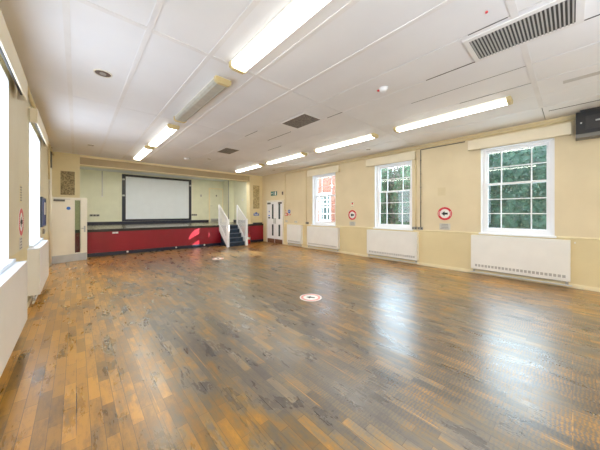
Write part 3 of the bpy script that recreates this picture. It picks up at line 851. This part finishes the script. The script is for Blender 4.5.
# ------------------------------------------------------------------ double doors (right wall)
d2 = empty('door_2', (XR, 10.25, 0), 'closed white double doors with narrow vision panels under the exit sign', 'door', kind='structure')
f = MB(); a, c, zt = 9.60, 10.90, 2.13
f.box(XR-.05, XR-.001, a-.06, a, 0, zt+.07, .004); f.box(XR-.05, XR-.001, c, c+.06, 0, zt+.07, .004); f.box(XR-.05, XR-.001, a, c, zt, zt+.07, .004)
f.build('door_frame', 'frame', d2)
ym = (a+c)/2
for y0, y1, vy in ((a+.004, ym-.003, 9.86), (ym+.003, c-.004, 10.42)):
    L_ = MB().box(XR-.035, XR-.002, y0, y1, .006, zt-.004, .003).build('door_leaf', 'white', d2)
    for z0, z1 in ((.38, .96), (1.24, 2.0)):
        MB().box(XR-.039, XR-.0355, vy-.07, vy+.07, z0, z1).build('vision_panel', 'dimglass', L_)
    MB().box(XR-.038, XR-.0355, y0+.01, y1-.01, .01, .22).build('kick_plate', 'brown', L_)
    yy = ym + (.06 if y0 > ym-.1 else -.06)
    MB().box(XR-.041, XR-.0355, yy-.04, yy+.04, 1.0, 1.28).build('push_plate', 'alu', L_)
    MB().box(XR-.09, XR-.0355, (y0+.25 if y0 < ym-.1 else y1-.5) - (0.2 if y0 < ym-.1 else -.2), (y0+.5 if y0 < ym-.1 else y1-.25) - (0.2 if y0 < ym-.1 else -.2), 2.0, 2.09, .006).build('door_closer', 'greypipe', L_)
r = empty('door_notice', (XR, 10.72, 1.45), 'white notice with blue print on the left leaf of the double doors', 'notice')
MB().box(XR-.04, XR-.0365, 10.64, 10.82, 1.25, 1.72).build('paper_sheet', 'paper', r)
b = MB(); b.disc((XR-.0415, 10.73, 1.62), (1, 0, 0), .04, .002, 16); b.box(XR-.042, XR-.0405, 10.67, 10.79, 1.38, 1.44); b.build('blue_print', 'blue', r)
MB().box(XR-.042, XR-.0405, 10.65, 10.81, 1.26, 1.33).build('dark_footer', 'ink', r)

# ------------------------------------------------------------------ stage rear: screen, door, sockets
r = empty('projection_screen', (3.45, YW, 2.3), 'large pale projection screen in a dark surround on the stage wall', 'screen')
MB().box(1.74, 5.19, YW-.03, YW-.002, ZS+.155, 3.56).build('surround', 'navy', r)
MB().box(1.90, 5.03, YW-.05, YW-.031, 1.22, 3.44, .004).build('screen_fabric', 'screen', r)
MB().box(1.86, 5.07, YW-.09, YW-.031, 3.44, 3.50, .01).build('screen_housing', 'dark', r)
for x, z in ((1.80, 3.28), (1.80, 2.45), (5.12, 3.20)): MB().box(x-.05, x+.06, YW-.09, YW-.031, z-.04, z+.04, .01).build('bracket', 'alu', r)
r = empty('stage_conduit', (.945, YW, 2.39), 'thin white conduit running down the stage wall left of the screen', 'conduit')
MB().box(.925, .965, YW-.03, YW-.001, 2.39, 3.61).build('conduit_run', 'alu', r)
MB().box(.91, .98, YW-.045, YW-.001, 2.33, 2.39, .004).build('end_box', 'socketw', r)
def trunk(x0, x1, lbl):
    r = empty('stage_socket_bank', ((x0+x1)/2, YW, 1.44), lbl, 'socket')
    MB().box(x0, x1, YW-.05, YW-.031 if x0 > 1.7 and x1 < 5.2 else YW-.001, 1.38, 1.48, .005).build('trunking', 'steel', r)
    n = 3
    for k in range(n):
        cx_ = x0+(x1-x0)*(k+.5)/n; MB().box(cx_-.03, cx_+.03, YW-.054, YW-.0505, 1.40, 1.46).build('outlet', 'dark', r)
trunk(.47, .84, 'grey socket strip low on the stage wall left of the screen')
trunk(5.20, 5.52, 'grey socket strip on the stage wall right of the screen')
d3 = empty('door_3', (6.78, YW, ZS), 'pale green door at the back of the stage, right of the screen', 'door', kind='structure')
MB().box(6.33, 7.17, YW-.035, YW-.002, ZS+.004, 3.08, .003).build('door_leaf', 'stagewall', d3)
f = MB(); f.box(6.26, 6.33, YW-.05, YW-.001, ZS, 3.15, .003); f.box(7.165, 7.215, YW-.05, YW-.001, ZS, 3.15, .003); f.box(6.33, 7.165, YW-.05, YW-.001, 3.08, 3.15, .003)
f.build('door_frame', 'cream', d3)
MB().box(6.40, 7.10, YW-.039, YW-.0355, ZS+.02, ZS+.22).build('kick_plate', 'alu', d3)
MB().box(6.72, 6.80, YW-.039, YW-.0355, 2.62, 2.72).build('door_sign', 'inkg', d3)
MB().bar((6.37, YW-.07, 2.0), (6.48, YW-.07, 2.0), .02, .02).bar((6.37, YW-.07, 2.0), (6.37, YW-.034, 2.0), .02, .02).build('handle', 'alu', d3)
r = empty('stage_notice', (5.78, YW, 2.62), 'small pale notice on the stage wall beside the stage door', 'notice')
MB().box(5.73, 5.83, YW-.004, YW-.0005, 2.55, 2.70).build('paper_sheet', 'paperg', r)
b = MB()
for z in (2.59, 2.625, 2.66): b.box(5.745, 5.815, YW-.006, YW-.0042, z-.008, z+.008)
b.build('printed_lines', 'inkg', r)
r = empty('stage_switch', (XR, 13.6, 2.35), 'white switch plate on the side wall of the stage', 'switch')
MB().box(XR-.02, XR-.0005, 13.55, 13.67, 2.28, 2.42, .003).build('switch_plate', 'socketw', r)
MB().box(XR-.026, XR-.0202, 13.595, 13.625, 2.33, 2.37, .002).build('rocker', 'socketw', r)
r = empty('stage_pipe', (7.19, 14.7, ZS), 'grey vertical pipe at the back right corner of the stage', 'pipe')
MB().tube([(7.18, 14.70, ZS), (7.18, 14.70, 3.61)], .03).build('pipe_run', 'alu', r, True)
MB().disc((7.18, 14.7, ZS+.02), (0, 0, 1), .055, .03).build('floor_collar', 'greypipe', r)
# small spots under the header
def stage_spot(x, lbl):
    r = empty('stage_spot', (x, YP+.5, 3.5), lbl, 'spotlight', 'small spotlights behind the stage header')
    MB().tube([(x, YP+.5, 3.61), (x, YP+.5, 3.42)], .01).build('stem', 'whiteg', r)
    MB().lathe((x, YP+.5, 3.32), [(.045, 0), (.05, .05), (.03, .10)], 20).build('lamp_head', 'whiteg', r, True)
    MB().disc((x, YP+.5, 3.317), (0, 0, 1), .036, .004, 20).build('lens', 'spotlens', r)
M['spotlens'] = emis('spot_lens', '#FFFFFF', 6)
stage_spot(.35, 'small white spotlight under the header at the left end')
stage_spot(3.6, 'small white spotlight under the header above the screen')

# ------------------------------------------------------------------ stage stairs
sr = empty('stage_steps', (5.55, 10.5, 0), 'navy steps with white slatted handrails leading up to the stage', 'stairs')
x0, x1 = 5.13, 5.96; nst = 5; run = .168; rise = ZS/5
yf = 10.52
for k in range(nst):
    y = yf + k*run; z1 = rise*(k+1)
    if k == nst-1: z1 = ZS-.004
    s_ = MB().box(x0, x1, y, YS-.025, rise*k, z1-.028).build('step', 'tread', sr)
    MB().box(x0, x1, y-.018, y+run+.01 if k < nst-1 else YS-.025, z1-.028, z1, .004).build('tread', 'tread', s_)
    MB().box(x0+.01, x1-.01, y-.021, y-.0185, z1-.024, z1-.003).build('nosing', 'treadedge', s_)
def rail(x):
    p0 = Vector((x, 10.46, 1.27)); p1 = Vector((x, 11.41, 1.97))
    r = MB()
    r.box(x-.05, x+.05, 10.41, 10.51, 0, 1.24, .005); r.build('newel_post', 'whiteg', sr)
    MB().box(x-.055, x+.055, 10.40, 10.52, 1.24, 1.27, .005).build('post_cap', 'whiteg', sr)
    MB().box(x-.035, x+.035, 11.36-.03, 11.36+.05, ZS-.0, 1.93, .004).build('rear_post', 'whiteg', sr)
    MB().bar((x, 10.47, 1.235), (x, 11.40, 1.935), .035, .075, .006).build('handrail', 'whiteg', sr)
    MB().prism([(x-.03, 10.51, 0.02), (x-.03, 10.51, .30), (x-.03, 11.33, 1.0), (x-.03, 11.33, .70)], (.06, 0, 0)).build('stringer', 'whiteg', sr)
    sl = (1.935-1.235)/(11.40-10.47); n = 9
    for k in range(n):
        y = 10.51 + (11.33-10.51)*(k+.5)/n
        zt = 1.235 + sl*(y-10.47) - .02; zb = .28 + (y-10.51)*.854
        MB().box(x-.009, x+.009, y-.014, y+.014, zb, zt, .002).build('baluster', 'whiteg', sr)
rail(5.08); rail(6.02)

# fire extinguisher
r = empty('fire_extinguisher', (6.47, 11.02, 0), 'red fire extinguisher standing on the floor right of the stage steps', 'fire extinguisher')
MB().lathe((6.47, 11.02, 0), [(.078, 0), (.085, .012), (.085, .40), (.07, .46), (.035, .50), (.03, .52)], 24).build('cylinder_body', 'redsign', r, True)
vv = MB().lathe((6.47, 11.02, .52), [(.03, 0), (.034, .03), (.02, .05)], 16).build('valve', 'dark', r, True)
MB().bar((6.47, 11.02, .56), (6.47, 10.90, .60), .02, .015).bar((6.47, 11.02, .55), (6.47, 10.91, .55), .02, .012).build('lever', 'redsign', vv)
MB().tube([(6.47, 11.04, .55), (6.54, 11.04, .50), (6.57, 11.03, .35), (6.56, 11.02, .18)], .012).build('hose', 'ink', vv, True)
MB().ring((6.47, 11.02, .27), (0, 0, 1), .0853, .0865, .12, 28).build('paper_band', 'paper', r)

# ------------------------------------------------------------------ floor stickers
def floor_sticker(x, y, rr, lbl, ang_=2.2):
    r = empty('floor_sticker', (x, y, 0), lbl, 'floor sticker', 'round arrow stickers on the floor')
    MB().disc((x, y, .0012), (0, 0, 1), rr, .002, 40).build('sticker_face', 'paper', r)
    MB().ring((x, y, .0026), (0, 0, 1), rr*.68, rr*.90, .001, 40).build('faded_ring', 'redlight', r)
    P = [(1, 0), (.05, .7), (.05, .3), (-.9, .28), (-.9, -.28), (.05, -.3), (.05, -.7)]
    s_ = rr*.42; ca, sa = math.cos(ang_), math.sin(ang_)
    MB().prism([(x+(p[0]*ca-p[1]*sa)*s_, y+(p[0]*sa+p[1]*ca)*s_, .0024) for p in P], (0, 0, .001)).build('arrow', 'ink', r)
floor_sticker(3.17, 3.21, .20, 'round white and red arrow sticker on the floor in mid hall')
floor_sticker(3.55, 8.05, .19, 'round pale arrow sticker on the floor near the stage', 1.5)

# ------------------------------------------------------------------ black wall unit top right
r = empty('wall_heater', (XR, -.8, 3.0), 'black wall unit with silver bar high on the wall at the right edge', 'heater')
y0, y1 = -1.6, -.04; xf = 7.32
MB().box(xf, XR-.001, y0, y1, 3.09, 3.52, .008).build('casing', 'black', r)
MB().box(xf-.006, XR-.001, y0, y1, 3.01, 3.088, .004).build('outlet_strip', 'inkg', r)
MB().box(xf-.014, xf-.001, -1.1, -.29, 3.295, 3.325, .003).build('silver_bar', 'alu', r)
MB().box(xf-.008, xf-.001, -1.52, -.16, 3.16, 3.42, .003).build('front_grille', 'dark', r)
MB().disc((xf-.003, -.11, 3.30), (1, 0, 0), .012, .006, 14).build('indicator', 'paper', r)
MB().box(xf+.02, XR-.001, -1.5, -.1, 3.52, H-.001).build('ceiling_mount', 'dark', r)

# ------------------------------------------------------------------ outside
struct('ground', MB().box(-60, XL-.34, -40, 60, -.4, -.3).box(XR+.34, 60, -40, 60, -.4, -.3), 'paleground')
def foliage(name, mname, n, rx, ry, h, z0, seed, parent):
    rnd = random.Random(seed); bm = bmesh.new()
    for _ in range(n):
        th = rnd.uniform(0, 2*PI); u = rnd.uniform(-1, 1); k = rnd.uniform(.72, 1.06)
        q = (1-u**4)**.25; k = min(k, 1.0)*(1 - .06*abs(math.sin(3*th+seed)))
        cc, sn = math.cos(th), math.sin(th); e = (cc**4+sn**4)**-.25
        p = Vector((rx*k*q*cc*e, ry*k*q*sn*e, z0 + h/2 + h/2*k*u))
        a = Vector((rnd.gauss(0, 1), rnd.gauss(0, 1), rnd.gauss(0, 1))).normalized()
        b_ = a.cross(Vector((rnd.gauss(0, 1), rnd.gauss(0, 1), rnd.gauss(0, 1)))).normalized()
        s_ = rnd.uniform(.045, .10)
        bm.faces.new([bm.verts.new(p + a*s_), bm.verts.new(p + b_*s_*.5), bm.verts.new(p - a*s_), bm.verts.new(p - b_*s_*.5)])
    me = bpy.data.meshes.new(name); bm.to_mesh(me); bm.free(); me.materials.append(M[mname])
    o = bpy.data.objects.new(name, me); COL.objects.link(o); o.parent = parent
    return o
def tree(loc, rx, ry, h, m, seed, lbl, n=13000):
    r = empty('garden_tree', loc, lbl, 'tree', 'trees outside the right windows')
    foliage('foliage', m, n, rx, ry, h, .25, seed, r)
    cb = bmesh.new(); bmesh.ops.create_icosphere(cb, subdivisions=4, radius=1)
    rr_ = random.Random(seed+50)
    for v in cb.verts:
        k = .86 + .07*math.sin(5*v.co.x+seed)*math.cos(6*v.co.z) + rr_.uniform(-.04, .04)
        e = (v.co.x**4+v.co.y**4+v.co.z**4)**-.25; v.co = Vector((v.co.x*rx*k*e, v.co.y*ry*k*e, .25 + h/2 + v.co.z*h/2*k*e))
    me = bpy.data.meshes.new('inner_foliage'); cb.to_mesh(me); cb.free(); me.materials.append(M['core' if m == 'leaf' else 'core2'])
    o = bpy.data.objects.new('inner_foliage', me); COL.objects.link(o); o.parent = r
    t = MB(); t.bm = bmesh.new()
    bmesh.ops.create_cone(t.bm, segments=12, radius1=.2, radius2=.12, depth=h*.6, cap_ends=True)
    bmesh.ops.translate(t.bm, verts=t.bm.verts, vec=(0, 0, h*.3))
    WORLD_off = WORLD.pop(r.name, None)
    t.build('trunk', 'bark', r)
    if WORLD_off is not None: WORLD[r.name] = WORLD_off
tree((16.2, -1.2, -.3), 1.7, 1.33, 5.1, 'leaf', 1, 'dense evergreen outside, right of the nearest window view')
tree((16.2, 1.6, -.3), 1.7, 1.33, 5.1, 'leaf', 2, 'dense dark evergreen filling the nearest right window')
tree((16.2, 4.4, -.3), 1.7, 1.33, 5.1, 'leaf', 3, 'dense evergreen outside between the nearest and middle windows')
tree((16.8, 7.1, -.3), 1.7, 1.30, 5.15, 'leaf2', 4, 'lighter leafy tree seen in the right part of the middle window')
tree((16.8, 9.85, -.3), 1.7, 1.30, 5.3, 'leaf2', 5, 'lighter leafy tree seen in the left part of the middle window')
tree((19.9, 3.0, -.3), 1.7, 1.38, 5.9, 'leaf', 6, 'dense evergreen in the second row behind the nearest trees')
tree((19.9, .2, -.3), 1.7, 1.38, 5.9, 'leaf', 7, 'dense evergreen in the second row, right of the nearest window view')
tree((20.6, 8.5, -.3), 1.7, 1.38, 6.4, 'leaf2', 8, 'lighter leafy tree in the second row behind the middle window trees')
# brick building
bl = empty('brick_building', (11.0, 11.5, -.3), 'red brick building with white sash windows seen through the far window', 'building')
wx, BY0, BY1 = 11.0, 8.9, 16.0
wins = [(9.46, 10.40, 1.05, 2.75), (11.6, 12.6, 1.05, 2.75), (13.6, 14.6, 1.05, 2.75)]
w = MB(); y = BY0
for a, c, z0, z1 in wins:
    w.box(wx, wx+.3, y, a, -.3, 4.6); w.box(wx, wx+.3, a, c, -.3, z0); w.box(wx, wx+.3, a, c, z1, 4.6); y = c
w.box(wx, wx+.3, y, BY1, -.3, 4.6); w.box(wx+.3, wx+3.5, BY0, BY0+.3, -.3, 4.6); w.box(wx+.3, wx+3.5, BY1-.3, BY1, -.3, 4.6); w.box(wx+3.2, wx+3.5, BY0+.3, BY1-.3, -.3, 4.6)
w.build('brick_wall', 'brick', bl)
MB().prism([(wx-.2, BY0-.2, 4.6), (wx+3.7, BY0-.2, 4.6), (wx+1.75, BY0-.2, 5.6)], (0, BY1-BY0+.4, 0)).build('roof', 'roof', bl)
for a, c, z0, z1 in wins:
    f = MB(); t = .09
    f.box(wx-.02, wx+.1, a, a+t, z0, z1); f.box(wx-.02, wx+.1, c-t, c, z0, z1); f.box(wx-.02, wx+.1, a+t, c-t, z0, z0+t); f.box(wx-.02, wx+.1, a+t, c-t, z1-t, z1)
    f.box(wx, wx+.08, a+t, c-t, (z0+z1)/2+.15, (z0+z1)/2+.23)
    for k in (1/3, 2/3): f.box(wx+.01, wx+.05, a+(c-a)*k-.02, a+(c-a)*k+.02, z0+t, z1-t)
    for k in (.25, .5, .75): f.box(wx+.01, wx+.05, a+t, c-t, z0+(z1-z0)*k-.018, z0+(z1-z0)*k+.018)
    wi = f.build('window', 'white', bl)
    MB().box(wx+.06, wx+.07, a+t, c-t, z0+t, z1-t).build('pane', 'dimglass', wi)
# outdoor cable seen in the far window
pts = []
for k in range(9):
    u = k/8; pts.append((7.90+3.08*u, 6.45+4.2*u, 3.30 + .15*u - .25*math.sin(PI*u)))
tag(MB().tube(pts, .014).build('outdoor_cable', 'greypipe', None, True), 'dark sagging cable crossing outside the far window', 'cable')

# ------------------------------------------------------------------ light
wd = bpy.data.worlds.new('sky'); scn.world = wd; wd.use_nodes = True
nt = wd.node_tree; nt.nodes.clear()
N = nt.nodes.new; L = nt.links.new
bg = N('ShaderNodeBackground'); ow = N('ShaderNodeOutputWorld')
tc = N('ShaderNodeTexCoord'); nz = N('ShaderNodeTexNoise'); nz.inputs['Scale'].default_value = 2.5; nz.inputs['Detail'].default_value = 5
L(tc.outputs['Generated'], nz.inputs['Vector'])
cr = N('ShaderNodeValToRGB'); cr.color_ramp.elements[0].color = (.55, .72, 1, 1); cr.color_ramp.elements[1].color = (.80, .89, 1, 1)
cr.color_ramp.elements[0].position = .35; cr.color_ramp.elements[1].position = .6
L(nz.outputs['Fac'], cr.inputs['Fac']); L(cr.outputs['Color'], bg.inputs['Color'])
bg.inputs['Strength'].default_value = 8.5
L(bg.outputs[0], ow.inputs['Surface'])

def area(name, loc, rot, sx_, sy_, energy, color=(1, 1, 1)):
    l = bpy.data.lights.new(name, 'AREA'); l.shape = 'RECTANGLE'; l.size = sx_; l.size_y = sy_; l.energy = energy; l.color = color
    o = bpy.data.objects.new(name, l); COL.objects.link(o); o.location = loc; o.rotation_euler = rot
    return o
def portal(x, y0, y1, rot):
    o = area('sky_portal', (x, (y0+y1)/2, 2.08), (0, rot, 0), 2.12, y1-y0, 1); o.data.cycles.is_portal = True
for a, c in RW: portal(XR+.34, a, c, PI/2)
# unseen fill lamp added behind the camera, aimed up to brighten the ceiling
area('ceiling_fill', (1.6, -1.9, 1.9), (PI, 0, 0), 3.6, 1.6, 85, (.72, .83, 1))
# spot lamps added outside the far window to imitate sun patches indoors
def spot(name, src, tgt, energy, deg, color, blend=.15):
    l = bpy.data.lights.new(name, 'SPOT'); l.energy = energy; l.spot_size = math.radians(deg); l.spot_blend = blend; l.color = color; l.shadow_soft_size = 0
    o = bpy.data.objects.new(name, l); COL.objects.link(o); o.location = src
    o.rotation_euler = (Vector(tgt)-Vector(src)).to_track_quat('-Z', 'Y').to_euler()
spot('sun_stand_in', (8.3, 5.9, 3.0), (4.15, YS, .48), 9000, 6.0, (1, .86, .86))  # stands in for the sun patch on the red front
spot('sun_stand_in', (8.5, 6.55, 3.1), (4.75, 8.45, 0), 3600, 19, (1, .97, .92), 1)  # stands in for the daylight streak on the floor

# ------------------------------------------------------------------ camera
cam = bpy.data.cameras.new('camera'); co = bpy.data.objects.new('camera', cam); COL.objects.link(co)
co.location = (0, 0, 1.54); co.rotation_euler = (PI/2, 0, -.7359)
cam.sensor_width = 36; cam.lens = 247/600*36; cam.shift_y = -11.93/600; cam.clip_start = .05
scn.camera = co
scn.view_settings.view_transform = 'Standard'
scn.view_settings.look = 'None'
scn.view_settings.exposure = 0.74
scn.view_settings.gamma = 1.08
scn.cycles.use_denoising = True
scn.cycles.max_bounces = 10; scn.cycles.diffuse_bounces = 6; scn.cycles.transparent_max_bounces = 12
scn.cycles.sample_clamp_indirect = 3
scn.cycles.caustics_reflective = False; scn.cycles.caustics_refractive = False
